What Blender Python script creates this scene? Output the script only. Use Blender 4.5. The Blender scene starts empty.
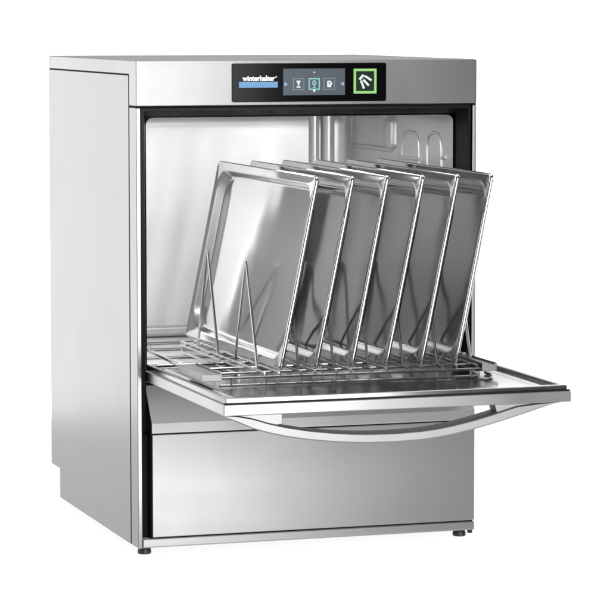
import bpy, bmesh, math, random
from mathutils import Vector, Matrix
random.seed(7)
S = bpy.context.scene
C = S.collection
PI = math.pi

# ------------------------------------------------------------------ materials
def new_mat(name):
    m = bpy.data.materials.new(name); m.use_nodes = True
    nt = m.node_tree; b = nt.nodes['Principled BSDF']
    return m, nt, b

def plain(name, col, rough=.5, metal=0., spec=.5, emit=None, es=0.):
    m, nt, b = new_mat(name)
    b.inputs['Base Color'].default_value = (*col, 1)
    b.inputs['Roughness'].default_value = rough
    b.inputs['Metallic'].default_value = metal
    b.inputs['Specular IOR Level'].default_value = spec
    if emit:
        b.inputs['Emission Color'].default_value = (*emit, 1)
        b.inputs['Emission Strength'].default_value = es
    return m

def steel(name, col=.6, rough=.28, aniso=.6, grain=.012, wob=.0, vertical=False, rvar=.05, smudge=.0):
    """brushed stainless steel: grain along U of the box-projected UV map (in metres)"""
    m, nt, b = new_mat(name)
    N, L = nt.nodes, nt.links
    uv = N.new('ShaderNodeUVMap'); uv.uv_map = 'UVMap'
    mp = N.new('ShaderNodeMapping')
    mp.inputs['Scale'].default_value = (900, 6, 1) if vertical else (6, 900, 1)
    L.new(uv.outputs[0], mp.inputs[0])
    nz = N.new('ShaderNodeTexNoise'); nz.inputs['Scale'].default_value = 1; nz.inputs['Detail'].default_value = 3
    L.new(mp.outputs[0], nz.inputs['Vector'])
    # broad, faint unevenness of the finish
    tc = N.new('ShaderNodeTexCoord')
    n2 = N.new('ShaderNodeTexNoise'); n2.inputs['Scale'].default_value = 7; n2.inputs['Detail'].default_value = 4
    L.new(tc.outputs['Object'], n2.inputs['Vector'])
    mr = N.new('ShaderNodeMapRange')
    mr.inputs['From Min'].default_value = .3; mr.inputs['From Max'].default_value = .7
    mr.inputs['To Min'].default_value = rough - rvar; mr.inputs['To Max'].default_value = rough + rvar
    L.new(n2.outputs['Fac'], mr.inputs['Value']); L.new(mr.outputs[0], b.inputs['Roughness'])
    cr = N.new('ShaderNodeMapRange')
    cr.inputs['From Min'].default_value = .3; cr.inputs['From Max'].default_value = .7
    cr.inputs['To Min'].default_value = col * (1 - grain * 4); cr.inputs['To Max'].default_value = col * (1 + grain * 4)
    L.new(nz.outputs['Fac'], cr.inputs['Value'])
    cc = N.new('ShaderNodeCombineColor')
    for i in range(3): L.new(cr.outputs[0], cc.inputs[i])
    L.new(cc.outputs[0], b.inputs['Base Color'])
    b.inputs['Metallic'].default_value = 1
    if aniso:
        b.inputs['Anisotropic'].default_value = aniso
        if not vertical: b.inputs['Anisotropic Rotation'].default_value = .25
        tg = N.new('ShaderNodeTangent'); tg.direction_type = 'UV_MAP'; tg.uv_map = 'UVMap'
        L.new(tg.outputs[0], b.inputs['Tangent'])
    bp = N.new('ShaderNodeBump'); bp.inputs['Strength'].default_value = .012; bp.inputs['Distance'].default_value = .0004
    L.new(nz.outputs['Fac'], bp.inputs['Height'])
    if wob:
        n3 = N.new('ShaderNodeTexNoise'); n3.inputs['Scale'].default_value = 5; n3.inputs['Detail'].default_value = 1
        L.new(tc.outputs['Object'], n3.inputs['Vector'])
        b2 = N.new('ShaderNodeBump'); b2.inputs['Strength'].default_value = wob; b2.inputs['Distance'].default_value = .02
        L.new(n3.outputs['Fac'], b2.inputs['Height']); L.new(b2.outputs[0], bp.inputs['Normal'])
    L.new(bp.outputs[0], b.inputs['Normal'])
    return m

M = {}
M['front'] = steel('brushed_front_steel', .34, .40, 1., .004, rvar=.02)
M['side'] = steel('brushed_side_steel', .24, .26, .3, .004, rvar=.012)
M['topsheet'] = steel('top_sheet_steel', .30, .60, 0, .008)
M['apron'] = steel('apron_steel', .42, .44, 1., .006)
M['liner'] = steel('chamber_steel', .64, .36, 0, .004, wob=.05)
M['liner'].node_tree.nodes['Principled BSDF'].inputs['Metallic'].default_value = .5
M['door'] = steel('door_steel', .42, .36, .9, .008)
M['pan'] = steel('door_inner_steel', .32, .17, .3, .006)
M['tray'] = steel('tray_steel', .60, .085, 0, .004, wob=.20, rvar=.03)
def vary(m):
    # shift the unevenness from object to object
    nt = m.node_tree; N, L = nt.nodes, nt.links
    tc = [n for n in N if n.type == 'TEX_COORD'][0]
    oi = N.new('ShaderNodeObjectInfo'); ad = N.new('ShaderNodeVectorMath'); ad.operation = 'ADD'
    sc = N.new('ShaderNodeMath'); sc.operation = 'MULTIPLY'; sc.inputs[1].default_value = 37.0
    L.new(oi.outputs['Random'], sc.inputs[0]); L.new(sc.outputs[0], ad.inputs[1])
    for l in [l for l in L if l.from_node == tc]:
        to = l.to_socket; L.remove(l); L.new(ad.outputs[0], to)
    L.new(tc.outputs['Object'], ad.inputs[0])
vary(M['tray'])
M['wire'] = steel('wire_steel', .72, .24, 0, .0)
M['bottom'] = steel('chamber_floor_steel', .90, .30, 0, .004, wob=.02)
M['bottom'].node_tree.nodes['Principled BSDF'].inputs['Metallic'].default_value = .2
M['handle'] = steel('handle_steel', .30, .42, .5, .004)
M['rail'] = steel('rail_steel', .19, .36, .3, .006)
M['black'] = plain('black_rubber', (.007, .007, .008), .45, spec=.12)
M['dark'] = plain('dark_gap', (.010, .010, .011), .8, spec=.12)
M['foot'] = plain('foot_plastic', (.01, .01, .011), .45)
M['glass'] = plain('black_panel_glass', (.003, .003, .004), .08, spec=.06)
M['screen'] = plain('touchscreen', (.02, .026, .032), .2, spec=.15, emit=(.055, .068, .082), es=1.)
M['icon'] = plain('icon_white', (.2, .22, .22), .4, emit=(.60, .68, .68), es=.8)
M['icondim'] = plain('icon_frame_dim', (.03, .04, .045), .4, emit=(.14, .165, .185), es=1.)
M['icondark'] = plain('icon_fill', (.03, .05, .055), .4, emit=(.075, .10, .115), es=1.)
M['teal'] = plain('icon_teal', (.05, .14, .14), .4, emit=(.16, .42, .43), es=1.)
M['arrow'] = plain('arrow_blue', (.05, .1, .15), .4, emit=(.15, .28, .42), es=1.)
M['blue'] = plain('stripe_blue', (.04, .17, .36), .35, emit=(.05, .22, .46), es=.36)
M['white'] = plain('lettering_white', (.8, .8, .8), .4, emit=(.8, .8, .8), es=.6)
M['green'] = plain('button_green', (.08, .20, .05), .4, spec=.2, emit=(.30, .60, .18), es=.80)
M['btn'] = plain('button_fill', (.002, .006, .003), .2, spec=.1, emit=(.002, .010, .003), es=1.)
M['nylon'] = plain('white_nylon', (.8, .8, .79), .4)
m, nt_, b_ = new_mat('translucent_floor')
# translucent floor, invented so the unseen lamp below keeps it white without shadows
N_, L_ = nt_.nodes, nt_.links
tr = N_.new('ShaderNodeBsdfTranslucent'); tr.inputs['Color'].default_value = (.6, .6, .6, 1)
df = N_.new('ShaderNodeBsdfDiffuse'); df.inputs['Color'].default_value = (.2, .2, .2, 1)
ad = N_.new('ShaderNodeAddShader'); L_.new(tr.outputs[0], ad.inputs[0]); L_.new(df.outputs[0], ad.inputs[1])
L_.new(ad.outputs[0], N_['Material Output'].inputs['Surface']); N_.remove(b_)
M['floor'] = m

# ------------------------------------------------------------------ mesh helpers
def box(bm, x0, x1, y0, y1, z0, z1):
    v = [bm.verts.new((x, y, z)) for x in (x0, x1) for y in (y0, y1) for z in (z0, z1)]
    for f in ((0, 1, 3, 2), (4, 6, 7, 5), (0, 4, 5, 1), (2, 3, 7, 6), (0, 2, 6, 4), (1, 5, 7, 3)):
        bm.faces.new([v[i] for i in f])

def prism_x(bm, prof, x0, x1):
    a = [bm.verts.new((x0, y, z)) for y, z in prof]; b = [bm.verts.new((x1, y, z)) for y, z in prof]
    n = len(prof)
    bm.faces.new(a); bm.faces.new(b[::-1])
    for i in range(n):
        bm.faces.new((a[i], b[i], b[(i + 1) % n], a[(i + 1) % n]))

def prism_y(bm, prof, y0, y1):
    a = [bm.verts.new((x, y0, z)) for x, z in prof]; b = [bm.verts.new((x, y1, z)) for x, z in prof]
    n = len(prof)
    bm.faces.new(a); bm.faces.new(b[::-1])
    for i in range(n):
        bm.faces.new((a[i], b[i], b[(i + 1) % n], a[(i + 1) % n]))

def loft(bm, rings, close=False, cap0=False, cap1=False):
    R = [[bm.verts.new(p) for p in r] for r in rings]
    n = len(R[0])
    for k in range(len(R) - 1):
        for i in range(n):
            bm.faces.new((R[k][i], R[k][(i + 1) % n], R[k + 1][(i + 1) % n], R[k + 1][i]))
    if close:
        for i in range(n):
            bm.faces.new((R[-1][i], R[-1][(i + 1) % n], R[0][(i + 1) % n], R[0][i]))
    if cap0: bm.faces.new(R[0][::-1])
    if cap1: bm.faces.new(R[-1])
    return R

def tube(bm, pts, r, seg=10, closed=False):
    pts = [Vector(p) for p in pts]; n = len(pts)
    rings = []; up = None
    for i, p in enumerate(pts):
        if closed: d = (pts[(i + 1) % n] - pts[i - 1])
        elif i == 0: d = pts[1] - pts[0]
        elif i == n - 1: d = pts[-1] - pts[-2]
        else: d = (pts[i + 1] - p).normalized() + (p - pts[i - 1]).normalized()
        d.normalize()
        if up is None:
            up = d.cross(Vector((0, 0, 1)) if abs(d.z) < .9 else Vector((1, 0, 0))).normalized()
        else:
            up = (up - d * up.dot(d)).normalized()
        w = d.cross(up)
        rings.append([p + (up * math.cos(a) + w * math.sin(a)) * r for a in [2 * PI * k / seg for k in range(seg)]])
    loft(bm, rings, close=closed, cap0=not closed, cap1=not closed)

def fillet(pts, r, n=5, closed=False):
    """round the corners of a polyline"""
    P = [Vector(p) for p in pts]; out = []
    m = len(P)
    for i in range(m):
        if not closed and i in (0, m - 1):
            out.append(P[i]); continue
        a, b, c = P[i - 1], P[i], P[(i + 1) % m]
        u, v = (a - b), (c - b)
        rr = min(r, u.length * .45, v.length * .45)
        p, q = b + u.normalized() * rr, b + v.normalized() * rr
        for k in range(n + 1):
            t = k / n
            out.append(p * (1 - t) ** 2 + b * 2 * t * (1 - t) + q * t * t)
    return out

def rrect(hu, hv, r, n=6):
    """rounded rectangle outline in the plane (u, v)"""
    out = []
    for cx, cy, a0 in ((hu - r, hv - r, 0), (-hu + r, hv - r, PI / 2), (-hu + r, -hv + r, PI), (hu - r, -hv + r, 3 * PI / 2)):
        for k in range(n + 1):
            a = a0 + PI / 2 * k / n
            out.append((cx + r * math.cos(a), cy + r * math.sin(a)))
    return out

def lathe(bm, prof, x, y, seg=24):
    rings = [[(x + r * math.cos(2 * PI * k / seg), y + r * math.sin(2 * PI * k / seg), z) for k in range(seg)] for r, z in prof]
    loft(bm, rings, cap0=True, cap1=True)

def obj(name, bm, mat, parent=None, bevel=0., seg=2, smooth=35):
    bmesh.ops.recalc_face_normals(bm, faces=bm.faces[:])
    uvl = bm.loops.layers.uv.new('UVMap')
    for f in bm.faces:
        n = f.normal; ax = max(range(3), key=lambda i: abs(n[i]))
        for l in f.loops:
            c = l.vert.co
            l[uvl].uv = (c.x, c.z) if ax == 1 else ((c.y, c.z) if ax == 0 else (c.x, c.y))
    me = bpy.data.meshes.new(name); bm.to_mesh(me); bm.free()
    o = bpy.data.objects.new(name, me); C.objects.link(o)
    me.materials.append(mat)
    for p in me.polygons: p.use_smooth = True
    me.set_sharp_from_angle(angle=math.radians(smooth))
    if bevel:
        b = o.modifiers.new('bevel', 'BEVEL'); b.width = bevel; b.segments = seg
        b.limit_method = 'ANGLE'; b.angle_limit = math.radians(40); b.harden_normals = True
    if parent: o.parent = parent
    return o

def thing(name, label, cat, loc=(0, 0, 0), group=None):
    o = bpy.data.objects.new(name, None); C.objects.link(o)
    o.empty_display_size = .1
    o.location = loc; o['label'] = label; o['category'] = cat
    if group: o['group'] = group
    return o

BM = bmesh.new

# ------------------------------------------------------------------ setting
bm = BM()
bm.faces.new([bm.verts.new(p) for p in ((-2.4, -.72, 0), (3.4, -.72, 0), (3.4, 1.7, 0), (-2.4, 1.7, 0))])
fl = obj('floor', bm, M['floor']); fl['kind'] = 'structure'

# ------------------------------------------------------------------ the machine
H = .8236; D = .636; ZF = .7495
dw = thing('dishwasher', 'stainless steel undercounter commercial dishwasher with its front door folded open', 'dishwasher')

# top cover with the fascia folded down at the front
bm = BM(); prism_x(bm, [(0, ZF), (0, H), (D, H), (D, .8015), (.0455, .8015), (.0455, ZF)], -.3, .3)
obj('top_cover', bm, M['front'], dw, .0012, 3)
bm = BM(); box(bm, -.2975, .2975, .0025, D - .0025, H - .001, H + .0008); obj('top_sheet', bm, M['topsheet'], dw, .0006)

# left and right side panels with the notch at the back foot
prof = [(.0515, .0115), (.5684, .0115), (.5684, .0657), (.6355, .0657), (.6355, .7988), (.0515, .7988)]
bm = BM(); prism_x(bm, prof, -.3, -.2885); obj('side_panel', bm, M['side'], dw, .0005, 2)
bm = BM(); prism_x(bm, prof, .2885, .3); obj('side_panel', bm, M['side'], dw, .0005, 2)
bm = BM(); box(bm, -.287, .287, .625, .6345, .0657, .7985); obj('back_panel', bm, M['side'], dw, .001)
# carcass boxes coloured near black, standing in for the shade inside the joints
bm = BM()
box(bm, -.2975, -.2905, .02, .56, .02, .8012)
box(bm, .2905, .2975, .02, .56, .02, .8012)
box(bm, -.2915, -.277, .022, .048, .028, .2)
box(bm, -.277, .2985, .005, .0445, .0262, .2055)
box(bm, -.2915, -.2772, .030, .050, .2, .285)
obj('carcass', bm, M['dark'], dw)
for s in (-1, 1):
    bm = BM(); a, b_ = sorted((s * .2905, s * .2992))
    box(bm, a, b_, .0457, .0513, .0118, .8013); box(bm, a, b_, .0513, .634, .7990, .8013); box(bm, a, b_, .001, .0457, .7463, .7494)
    obj('gap_shade_strip', bm, M['dark'], dw)  # near-black strips added where the joints should fall into shade
# corner posts
for s in (-1, 1):
    bm = BM(); a, b_ = sorted((s * .3, s * .2925)); box(bm, a, b_, 0, .0455, .0115 if s < 0 else .2940, .7462)
    obj('corner_post', bm, M['side'], dw, .0014, 3)

# black seal round the opening: a frame sloping inwards
def frame_ring(x, zt, zb, y): return [(-x, y, zb), (x, y, zb), (x, y, zt), (-x, y, zt)]
bm = BM(); box(bm, -.291, .291, .005, .044, .7464, .7494); obj('gap_shade_strip', bm, M['dark'], dw)  # dark strip added to block light leaking above the seal
bm = BM()
loft(bm, [frame_ring(.2918, .7462, .285, .012), frame_ring(.2910, .7455, .285, .004), frame_ring(.2860, .7405, .287, .003),
          frame_ring(.2845, .7390, .289, .006), frame_ring(.2785, .7330, .291, .030), frame_ring(.2765, .7315, .292, .034), frame_ring(.2765, .7315, .292, .044)])
obj('door_seal', bm, M['black'], dw, smooth=50)

# wash chamber (liner), open at the front
bm = BM()
def ring_ch(y, x, zt, zb, r): return [(u, y, (zt + zb) / 2 + v) for u, v in rrect(x, (zt - zb) / 2, r, 5)]
R = loft(bm, [ring_ch(.041, .2725, .7285, .296, .012), ring_ch(.075, .2725, .7285, .296, .02), ring_ch(.57, .270, .724, .298, .02),
              ring_ch(.590, .266, .720, .302, .022), ring_ch(.598, .256, .710, .312, .022), ring_ch(.600, .244, .698, .322, .02)], cap1=True)
ch = obj('wash_chamber', bm, M['liner'], dw, smooth=50)
bm = BM(); box(bm, -.262, .262, .062, .574, .2965, .3000); obj('chamber_floor', bm, M['bottom'], ch, .001)
# pressed ledge along the foot of the back wall and ribs in the floor
bm = BM(); prism_x(bm, [(.596, .3225), (.578, .3225), (.574, .3185), (.574, .3085), (.580, .303), (.596, .303)], -.262, .262)
obj('back_ledge', bm, M['liner'], ch, .0015)
for y in (.47, .37, .245):
    bm = BM(); tube(bm, [(-.266, y, .3005), (.266, y, .3005)], .0045, 12)
    obj('floor_rib', bm, M['rail'], ch)
# two risers in the back right corner
for x, r in ((.2025, .009), (.2295, .0125)):
    bm = BM(); tube(bm, [(x, .594, .30), (x, .594, .7235)], r, 20); obj('riser', bm, M['liner'], ch)
# stamped panel on the right wall with its thick upright edge
def wall_loop(y0, y1, z0, z1, r, tr, X=.2715, closed=True):
    pts = fillet([(X, y0, z0), (X, y1, z0), (X, y1, z1), (X, y0, z1)], r, 6, True)
    b = BM(); tube(b, pts, tr, 10, True); return b
obj('stamped_panel', wall_loop(.338, .575, .655, .7135, .018, .0058, .2735), M['liner'], ch)
bm = BM()
loft(bm, [[(.2725 - d, .347 + u, .6855 + v) for u, v in rrect(.021 - k, .030 - k, .011 - k * .5, 5)] for d, k in ((0, 0), (.006, .001), (.011, .004), (.0125, .008))], cap1=True)
obj('stamped_boss', bm, M['liner'], ch, smooth=60)
for y0, y1, zt in ((.2075, .297, .691), (.0955, .1665, .694)):
    bm = BM(); tube(bm, fillet([(.2728, y1, .56), (.2728, y1, zt), (.2728, y0, zt), (.2728, y0, .56)], .030, 8), .0036, 10)
    obj('stamped_arch', bm, M['liner'], ch)
bm = BM(); tube(bm, [(.2715, .312, .643), (.2715, .195, .645)], .0035, 10); obj('guide_pin', bm, M['liner'], ch)
bm = BM(); tube(bm, [(.2715, .090, .652), (.2715, .068, .654)], .0035, 10); obj('guide_pin', bm, M['liner'], ch)

# lower front: sloped apron with its lip, service panel, bottom rail
bm = BM(); prism_x(bm, [(0, .2045), (0, .2212), (.052, .292), (.058, .292), (.058, .2045)], -.2762, .2996)
obj('apron', bm, M['apron'], dw, .0012, 2)
bm = BM(); box(bm, -.2755, .2996, 0, .004, .0295, .2022); obj('service_panel', bm, M['front'], dw, .0016, 3)
bm = BM(); prism_x(bm, [(0, .0145), (.0025, .012), (.02, .012), (.02, .0268), (.0012, .0268), (0, .0256)], -.2915, .2996)
obj('bottom_rail', bm, M['front'], dw, .0006, 2)
bm = BM(); box(bm, -.285, .285, .05, .56, .012, .018); obj('base_plate', bm, M['dark'], dw)
for x, y in ((-.2845, .020), (.2795, .020), (-.27, .53), (.27, .53)):
    bm = BM(); lathe(bm, [(.0105, 0), (.0116, .0015), (.0116, .006), (.0105, .0085), (.009, .0118)], x, y)
    obj('foot', bm, M['foot'], dw)
bm = BM(); lathe(bm, [(.004, .0062), (.0045, .007), (.0045, .0125)], .2945, .008, 16); obj('levelling_screw', bm, M['foot'], dw)

# ---- control panel
ZP0, ZP1 = .7542, .8188
bm = BM()
zc, zh = (ZP0 + ZP1) / 2, (ZP1 - ZP0) / 2
loft(bm, [[(u, y, zc + v) for u, v in rrect(.136 - i, zh - i, .0035 - i, 4)] for y, i in ((.001, 0), (-.0008, 0), (-.0016, .0008))], cap1=True)
cp = obj('control_panel', bm, M['glass'], dw, smooth=30)
YP = -.0016
def quad_plate(bm, x0, x1, z0, z1, y, t=.0004):
    box(bm, x0, x1, y - t, y + .0002, z0, z1)
def frame_plate(bm, x0, x1, z0, z1, w, y, t=.0004):
    quad_plate(bm, x0, x1, z1 - w, z1, y, t); quad_plate(bm, x0, x1, z0, z0 + w, y, t)
    quad_plate(bm, x0, x0 + w, z0 + w, z1 - w, y, t); quad_plate(bm, x1 - w, x1, z0 + w, z1 - w, y, t)
def stroke(bm, x0, z0, x1, z1, w, y, t=.0005):
    d = Vector((x1 - x0, z1 - z0)).normalized(); n = Vector((-d.y, d.x)) * w / 2
    prism_y(bm, [(x0 + n.x, z0 + n.y), (x1 + n.x, z1 + n.y), (x1 - n.x, z1 - n.y), (x0 - n.x, z0 - n.y)], y - t, y + .0002)
def poly(bm, pts, y, t=.0005): prism_y(bm, pts, y - t, y + .0002)

bm = BM(); quad_plate(bm, -.1237, -.0563, .7783, .7880, YP); obj('blue_stripe', bm, M['blue'], cp)
bm = BM(); quad_plate(bm, -.0468, .0620, .7652, .8096, YP); obj('touchscreen', bm, M['screen'], cp)
YS = YP - .0005
def icon(xc, zc, kind):
    h = .0098
    f = BM(); frame_plate(f, xc - h, xc + h, zc - h, zc + h, .0019 if kind == 'mid' else .0011, YS)
    obj('icon_frame', f, M['teal'] if kind == 'mid' else M['icondim'], cp)
    b = BM()
    if kind == 'left':      # stemmed glass
        poly(b, [(xc - .0042, zc + .0056), (xc + .0042, zc + .0056), (xc + .0013, zc + .0004), (xc - .0013, zc + .0004)], YS)
        poly(b, [(xc - .0011, zc + .0004), (xc + .0011, zc + .0004), (xc + .0011, zc - .0042), (xc - .0011, zc - .0042)], YS)
        poly(b, [(xc - .0034, zc - .0042), (xc + .0034, zc - .0042), (xc + .0040, zc - .0060), (xc - .0040, zc - .0060)], YS)
        obj('program_icon', b, M['icon'], cp)
    elif kind == 'mid':     # goblet
        prism_y(b, [(xc + .0036 * math.cos(a), zc + .0020 + .0042 * math.sin(a)) for a in [2 * PI * k / 20 for k in range(20)]], YS - .0005, YS + .0002)
        poly(b, [(xc - .0009, zc - .0020), (xc + .0009, zc - .0020), (xc + .0009, zc - .0058), (xc - .0009, zc - .0058)], YS)
        poly(b, [(xc - .0028, zc - .0058), (xc + .0028, zc - .0058), (xc + .0028, zc - .0068), (xc - .0028, zc - .0068)], YS)
        obj('program_icon', b, M['teal'], cp)
        b = BM(); prism_y(b, [(xc + .0022 * math.cos(a), zc + .0022 + .0026 * math.sin(a)) for a in [2 * PI * k / 16 for k in range(16)]], YS - .0009, YS)
        obj('icon_centre', b, M['icondark'], cp)
        b = BM(); prism_y(b, [(xc + .0021 * math.cos(a), zc - .0112 + .0021 * math.sin(a)) for a in [2 * PI * k / 16 for k in range(16)]], YS - .0005, YS + .0002)
        obj('selection_dot', b, M['icon'], cp)
    else:                   # tumbler with a handle
        prism_y(b, [(xc + u, zc - .0002 + v) for u, v in rrect(.0036, .0054, .0018, 4)], YS - .0005, YS + .0002)
        poly(b, [(xc + .0036, zc + .003), (xc + .0052, zc + .002), (xc + .0052, zc - .001), (xc + .0036, zc - .002)], YS)
        obj('program_icon', b, M['icon'], cp)
        b = BM(); poly(b, [(xc - .0016, zc + .0030), (xc + .0018, zc + .0026), (xc + .0014, zc - .0012), (xc - .0008, zc + .0002)], YS - .0004)
        obj('icon_centre', b, M['icondark'], cp)
icon(-.0200, .7838, 'left'); icon(.0076, .7838, 'mid'); icon(.0340, .7838, 'right')
bm = BM(); poly(bm, [(-.0450, .7866), (-.0425, .7866), (-.0392, .7838), (-.0425, .7810), (-.0450, .7810)], YS); obj('scroll_arrow', bm, M['arrow'], cp)
bm = BM(); poly(bm, [(.0602, .7866), (.0577, .7866), (.0544, .7838), (.0577, .7810), (.0602, .7810)], YS); obj('scroll_arrow', bm, M['arrow'], cp)
bm = BM(); poly(bm, [(.0056, .8040), (.0096, .8040), (.0076, .8018)], YS); obj('scroll_arrow', bm, M['icon'], cp)

# start button: green square frame with the spray symbol
gx0, gx1, gz0, gz1 = .0775, .1180, .7672, .8088
bm = BM(); quad_plate(bm, gx0, gx1, gz0, gz1, YP, .0003); sb = obj('start_button', bm, M['btn'], cp)
bm = BM(); frame_plate(bm, gx0, gx1, gz0, gz1, .0040, YP - .0003, .0005); obj('button_frame', bm, M['green'], cp)
bm = BM()
def bpx(u, v):   # symbol coordinates 0..1 inside the frame, v downwards
    return gx0 + (gx1 - gx0) * u, gz1 - (gz1 - gz0) * v
for a, b_, w in (((.25, .44), (.43, .25), .0042), ((.48, .29), (.78, .47), .0036), ((.42, .44), (.66, .68), .0036), ((.32, .48), (.45, .80), .0036)):
    (xa, za), (xb, zb) = bpx(*a), bpx(*b_); stroke(bm, xa, za, xb, zb, w, YP - .0004)
obj('spray_symbol', bm, M['icon'], cp)

# lettering
def lettering(txt, x0, x1, zbase, height_scale, y, name, mat, parent, bold=.02):
    cu = bpy.data.curves.new(name, 'FONT'); cu.body = txt; cu.size = 1; cu.extrude = .02; cu.offset = bold; cu.resolution_u = 4
    to = bpy.data.objects.new(name + '_curve', cu); C.objects.link(to)
    bpy.context.view_layer.update()
    dg = bpy.context.evaluated_depsgraph_get()
    me = bpy.data.meshes.new_from_object(to.evaluated_get(dg))
    bpy.data.objects.remove(to)
    xs = [v.co.x for v in me.vertices]; a, b = min(xs), max(xs); sx = (x1 - x0) / (b - a)
    for v in me.vertices:
        v.co = Vector((x0 + (v.co.x - a) * sx, y - v.co.z * .01, zbase + v.co.y * height_scale))
    me.name = name
    o = bpy.data.objects.new(name, me); C.objects.link(o); me.materials.clear(); me.materials.append(mat); o.parent = parent
    return o
lettering('winterhalter', -.1176, -.0612, .7899, .0118, YP - .0002, 'lettering', M['white'], cp, .03)
lettering('®', -.0606, -.0578, .7945, .0040, YP - .0002, 'trademark_sign', M['white'], cp, .0)

# ---- door, folded down flat
DX, DY = .285, -.457
bm = BM()
box(bm, -DX, DX, DY, .012, .2925, .3095)
door = obj('door', bm, M['door'], dw, .0016, 3)
# inner pan: raised rim, gutter, flat field
def dring(ix, iy, z, r, y0=-.452, y1=.020, x=.2805):
    cx, cy = 0, (y0 + y1) / 2
    return [(cx + u, cy + v, z) for u, v in rrect(x - ix, (y1 - y0) / 2 - iy, max(r, .001), 4)]
bm = BM()
loft(bm, [dring(0, 0, .3085, .002), dring(0, 0, .3175, .002), dring(.0012, .0012, .3188, .002), dring(.0085, .0085, .3188, .004), dring(.0100, .0100, .3175, .005),
          dring(.0110, .0110, .3135, .006), dring(.0125, .0125, .3125, .006), dring(.0215, .0215, .3125, .010), dring(.0235, .0235, .3140, .011),
          dring(.0300, .0300, .3140, .014), dring(.0330, .0330, .3125, .015), dring(.0420, .0420, .3105, .02)], cap1=True)
obj('inner_pan', bm, M['pan'], door, smooth=40)
bm = BM(); box(bm, -.2835, .2835, DY + .0008, DY + .0045, .3098, .3122); obj('door_gap', bm, M['black'], door)

# handle: flat arched bar hanging from the front edge
low = [(-.283, .2921), (-.262, .2822), (-.2387, .2722), (-.2120, .2645), (-.1862, .2585), (-.147, .2518), (-.1067, .2470), (-.08, .2448), (-.0534, .2433), (-.01, .2426), (.033, .2440),
       (.06, .2465), (.086, .2502), (.120, .2567), (.156, .2650), (.195, .2748), (.2306, .2842), (.258, .2915), (.2706, .2926)]
def th(x):
    t = abs(x + .006) / .277
    return .0128 + .004 * t ** 3
bm = BM()
rings = []
for i, (x, z) in enumerate(low):
    zt = min(z + th(x), .2923); z -= .0022 * max(0, 1 - (abs(x + .006) / .277) ** 4)
    zt = max(zt, z + .0003)
    c = .0022 if zt - z > .006 else (zt - z) * .3
    y0, y1 = DY + .001, DY + .040
    rings.append([(x, y0 + c, z), (x, y0, z + c), (x, y0, zt - c), (x, y0 + c, zt), (x, y1 - c, zt), (x, y1, zt - c), (x, y1, z + c), (x, y1 - c, z)])
loft(bm, rings, cap0=True, cap1=True)
hd = obj('handle', bm, M['handle'], door, smooth=45)
# the two solid ends that carry the bar
for pts in ([(-.272, .2923), (-.19, .2923), (-.19, .276), (-.215, .274), (-.2387, .2815)], [(.262, .2923), (.158, .2923), (.163, .2760), (.195, .2835), (.2306, .290)]):
    bm = BM(); prism_y(bm, pts, DY + .006, DY + .034); obj('handle_end', bm, M['handle'], hd, .001)

# ------------------------------------------------------------------ wire rack
rack = thing('dish_rack', 'stainless wire rack with upright prongs resting on the open dishwasher door', 'dish rack', (-.017, -.02, .309))
RO = Vector(rack.location)
def robj(name, bm, mat, **k):
    bm.transform(Matrix.Translation(-RO)); return obj(name, bm, mat, rack, **k)
X0, X1, Y0, Y1 = -.267, .233, -.268, .232
PX = [-.148 + .06 * i for i in range(7)]
bm = BM()
for z in (.3145, .3262):
    tube(bm, fillet([(X0 + .030, Y0, z), (X1 - .004, Y0, z), (X1 - .004, Y1, z), (-.162, Y1, z), (-.162, -.128, z)], .012, 4), .0021, 8)
robj('rim_wire', bm, M['wire'])
bm = BM()
for i in range(7):
    y = Y0 + .045 + i * .068
    tube(bm, [(X0 + .032 if y < -.13 else -.164, y, .3284), (X1 - .002, y, .3284)], .0019, 8)
for x in PX:
    for dx in (-.012, .012):
        tube(bm, [(x + dx, Y0 + .0005, .3268), (x + dx, Y0 + .002, .3312), (x + dx, Y0 + .006, .3321), (x + dx, Y1 - .006, .3321), (x + dx, Y1 - .002, .3312), (x + dx, Y1 - .0005, .3268)], .0019, 8)
robj('base_grid', bm, M['wire'])
for x in [X0 + .05 + .058 * k for k in range(8)]:
    for y in (Y0, Y1):
        bm = BM(); tube(bm, [(x, y, .3262), (x, y, .3122)], .0016, 8); robj('support_pin', bm, M['wire'])
for a, b_ in ((X0, X0 + .034), (X1 - .026, X1)):
    bm = BM()
    prism_y(bm, [(a, .3225), (b_, .3225), (b_, .3362), (b_ - .004, .3362), (b_ - .004, .3335), (a + .004, .3335), (a + .004, .3362), (a, .3362)], Y0 - .003, -.13)
    robj('side_rail', bm, M['rail'], bevel=.0008)
bm = BM(); tube(bm, [(X0 + .003, -.131, .334), (X0 + .006, .053, .335)], .0035, 10); robj('side_rod', bm, M['wire'])
bm = BM(); tube(bm, [(X1 - .003, -.131, .334), (X1 - .006, .053, .335)], .0035, 10); robj('side_rod', bm, M['wire'])
# prongs: one inverted V, repeated in two lines of seven
def prong_mesh(): 
    b = BM(); h = .4975 - .3275
    tube(b, [(0, -.064, 0), (0, -.0035, h - .004), (0, -.0015, h), (0, .0015, h), (0, .0035, h - .004), (0, .064, 0)], .0024, 10)
    return b
pr0 = obj('prong', prong_mesh(), M['wire'], rack)
first = True
PR = [-.148] + [-.1332 + .0597 * i + .0553 for i in range(6)]
for x in PR:
    for yc in (.106, -.120):
        o = pr0 if first else pr0.copy()
        if not first: C.objects.link(o)
        o.parent = rack; o.location = Vector((x, yc, .3275)) - RO; first = False
bm = BM(); tube(bm, [(.196, Y0 - .016, .3185), (.204, Y0 - .016, .3185)], .0062, 16); robj('roller', bm, M['nylon'], bevel=.001)

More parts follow.
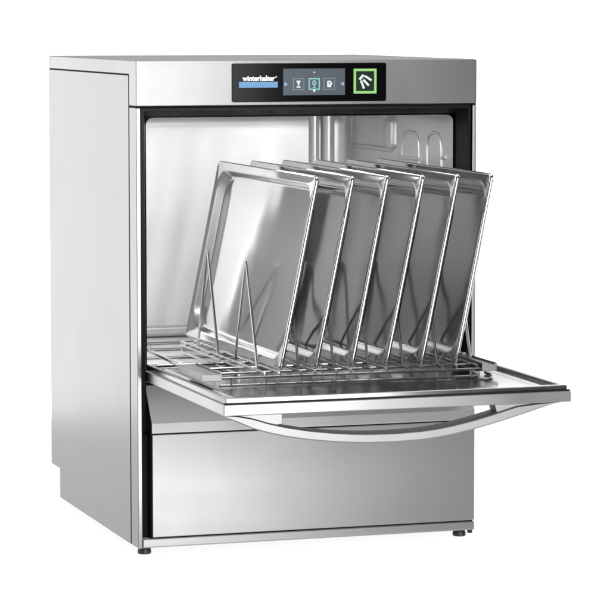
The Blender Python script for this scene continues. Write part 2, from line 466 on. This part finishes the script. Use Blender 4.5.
# ------------------------------------------------------------------ trays
TL, TH = .5577, .3150
def tray_mesh(seed):
    rnd = random.Random(seed)
    bm = BM()
    spec = [(.0012, -.0055, .007), (.0002, -.0040, .008), (0, -.0016, .008), (.0008, .0002, .008), (.0022, .0008, .008), (.0040, .0002, .008), (.0058, -.0006, .010),
            (.0125, -.0010, .034), (.0145, -.0022, .040), (.0160, -.0045, .044), (.0205, -.0140, .046), (.0220, -.0160, .046), (.0245, -.0172, .045), (.0290, -.0176, .042), (.05, -.0178, .03)]
    rings = []
    for ins, w, r in spec:
        rings.append([(-w * (.90 if w < -.003 else 1), u, v) for u, v in rrect(TL / 2 - ins, TH / 2 - ins, r, 7)])
    R = loft(bm, rings)
    # floor of the pan, very slightly dished
    n = len(R[-1])
    for k, s in enumerate((.7, .4, .15)):
        ring = [bm.verts.new((.0178 * .90 + .0008 * (1 - s), v.co.y * s, v.co.z * s)) for v in R[-1]]
        prev = R[-1] if k == 0 else last
        for i in range(n): bm.faces.new((prev[i], prev[(i + 1) % n], ring[(i + 1) % n], ring[i]))
        last = ring
    bm.faces.new(last)
    return bm
labels = ['leftmost shallow steel tray, the only one whose whole inner face shows, behind the foremost prongs',
          'second steel tray from the left, standing just right of the fully visible tray',
          'third steel tray from the left, its front top corner just right of the green button',
          'fourth steel tray from the left, with two more trays standing to its right',
          'fifth steel tray from the left, a dark one next to the last tray',
          'rightmost steel tray, its far edge standing out past the side of the dishwasher opening']
lean = math.atan2(.0628, .309)
for i in range(6):
    t = obj('tray', tray_mesh(i), M['tray'], smooth=60)
    sol = t.modifiers.new('sheet', 'SOLIDIFY'); sol.thickness = .0008; sol.offset = 0
    dl = (0, .002, -.003, .003, .002, -.001)[i]
    a = lean + dl
    xb = -.1332 + .0597 * i
    cz = .3344 + math.cos(a) * TH / 2; cx = xb + math.sin(a) * TH / 2
    t.location = (cx, (-.2548 + .3027) / 2 + (0, .001, -.001, .001, 0, -.001)[i], cz)
    t.rotation_euler = (0, a, 0)
    t['label'] = labels[i]; t['category'] = 'tray'; t['group'] = 'steel trays standing in the rack'

# ------------------------------------------------------------------ light: invented surround graded for the steel's reflections, one softbox, added fills
W = bpy.data.worlds.new('World'); S.world = W; W.use_nodes = True
nt = W.node_tree; N, L = nt.nodes, nt.links
bg = N['Background']
tc = N.new('ShaderNodeTexCoord'); sp = N.new('ShaderNodeSeparateXYZ'); L.new(tc.outputs['Generated'], sp.inputs[0])
mr = N.new('ShaderNodeMapRange'); mr.interpolation_type = 'SMOOTHSTEP'
mr.inputs['From Min'].default_value = -.55; mr.inputs['From Max'].default_value = .35
mr.inputs['To Min'].default_value = .16; mr.inputs['To Max'].default_value = 1.9
L.new(sp.outputs['Y'], mr.inputs['Value']); 
mz = N.new('ShaderNodeMapRange'); mz.interpolation_type = 'SMOOTHSTEP'
mz.inputs['From Min'].default_value = .12; mz.inputs['From Max'].default_value = .6
mz.inputs['To Min'].default_value = 1; mz.inputs['To Max'].default_value = .12
L.new(sp.outputs['Z'], mz.inputs['Value'])
mm = N.new('ShaderNodeMath'); mm.operation = 'MULTIPLY'; L.new(mr.outputs[0], mm.inputs[0]); L.new(mz.outputs[0], mm.inputs[1])
L.new(mm.outputs[0], bg.inputs['Strength'])
bg.inputs['Color'].default_value = (1, 1, 1, 1)

def area_lamp(name, loc, rot, sx, sy, power):
    l = bpy.data.lights.new(name, 'AREA'); l.shape = 'RECTANGLE'; l.size = sx; l.size_y = sy; l.energy = power
    o = bpy.data.objects.new(name, l); C.objects.link(o); o.location = loc; o.rotation_euler = rot
    return o
area_lamp('overhead_fill', (0, .2, 2.8), (0, 0, 0), 3.2, 2.6, 45)  # unseen fill added to raise the floor to white
area_lamp('front_softbox', (.98, -10, 1.3), (PI / 2, 0, 0), 4.0, 5.6, 900)
area_lamp('under_floor_fill', (.5, .3, -.9), (PI, 0, 0), 7.5, 5, 52)  # unseen fill added beneath the floor to wash out shadows
area_lamp('chamber_fill', (-.07, .14, .722), (0, 0, 0), .32, .14, 2.1)  # unseen fill added to brighten the chamber walls and trays

# ------------------------------------------------------------------ camera
cd = bpy.data.cameras.new('camera'); cam = bpy.data.objects.new('camera', cd); C.objects.link(cam); S.camera = cam
cd.sensor_width = 36; cd.lens = 36 * 2985.45 / 610 * 1.0025; cd.shift_y = .0011; cd.clip_start = .1; cd.clip_end = 100
cam.location = (-1.55218, -4.77923, .89793)
cam.rotation_euler = (PI / 2 - .09664669, 0, -.31252847)

S.view_settings.view_transform = 'Standard'; S.view_settings.look = 'None'
S.view_settings.exposure = 0; S.view_settings.gamma = 1
S.cycles.max_bounces = 12; S.cycles.glossy_bounces = 10; S.cycles.diffuse_bounces = 5
S.cycles.use_denoising = True; S.cycles.filter_width = 2.1
S.cycles.sample_clamp_direct = 5; S.cycles.sample_clamp_indirect = 4
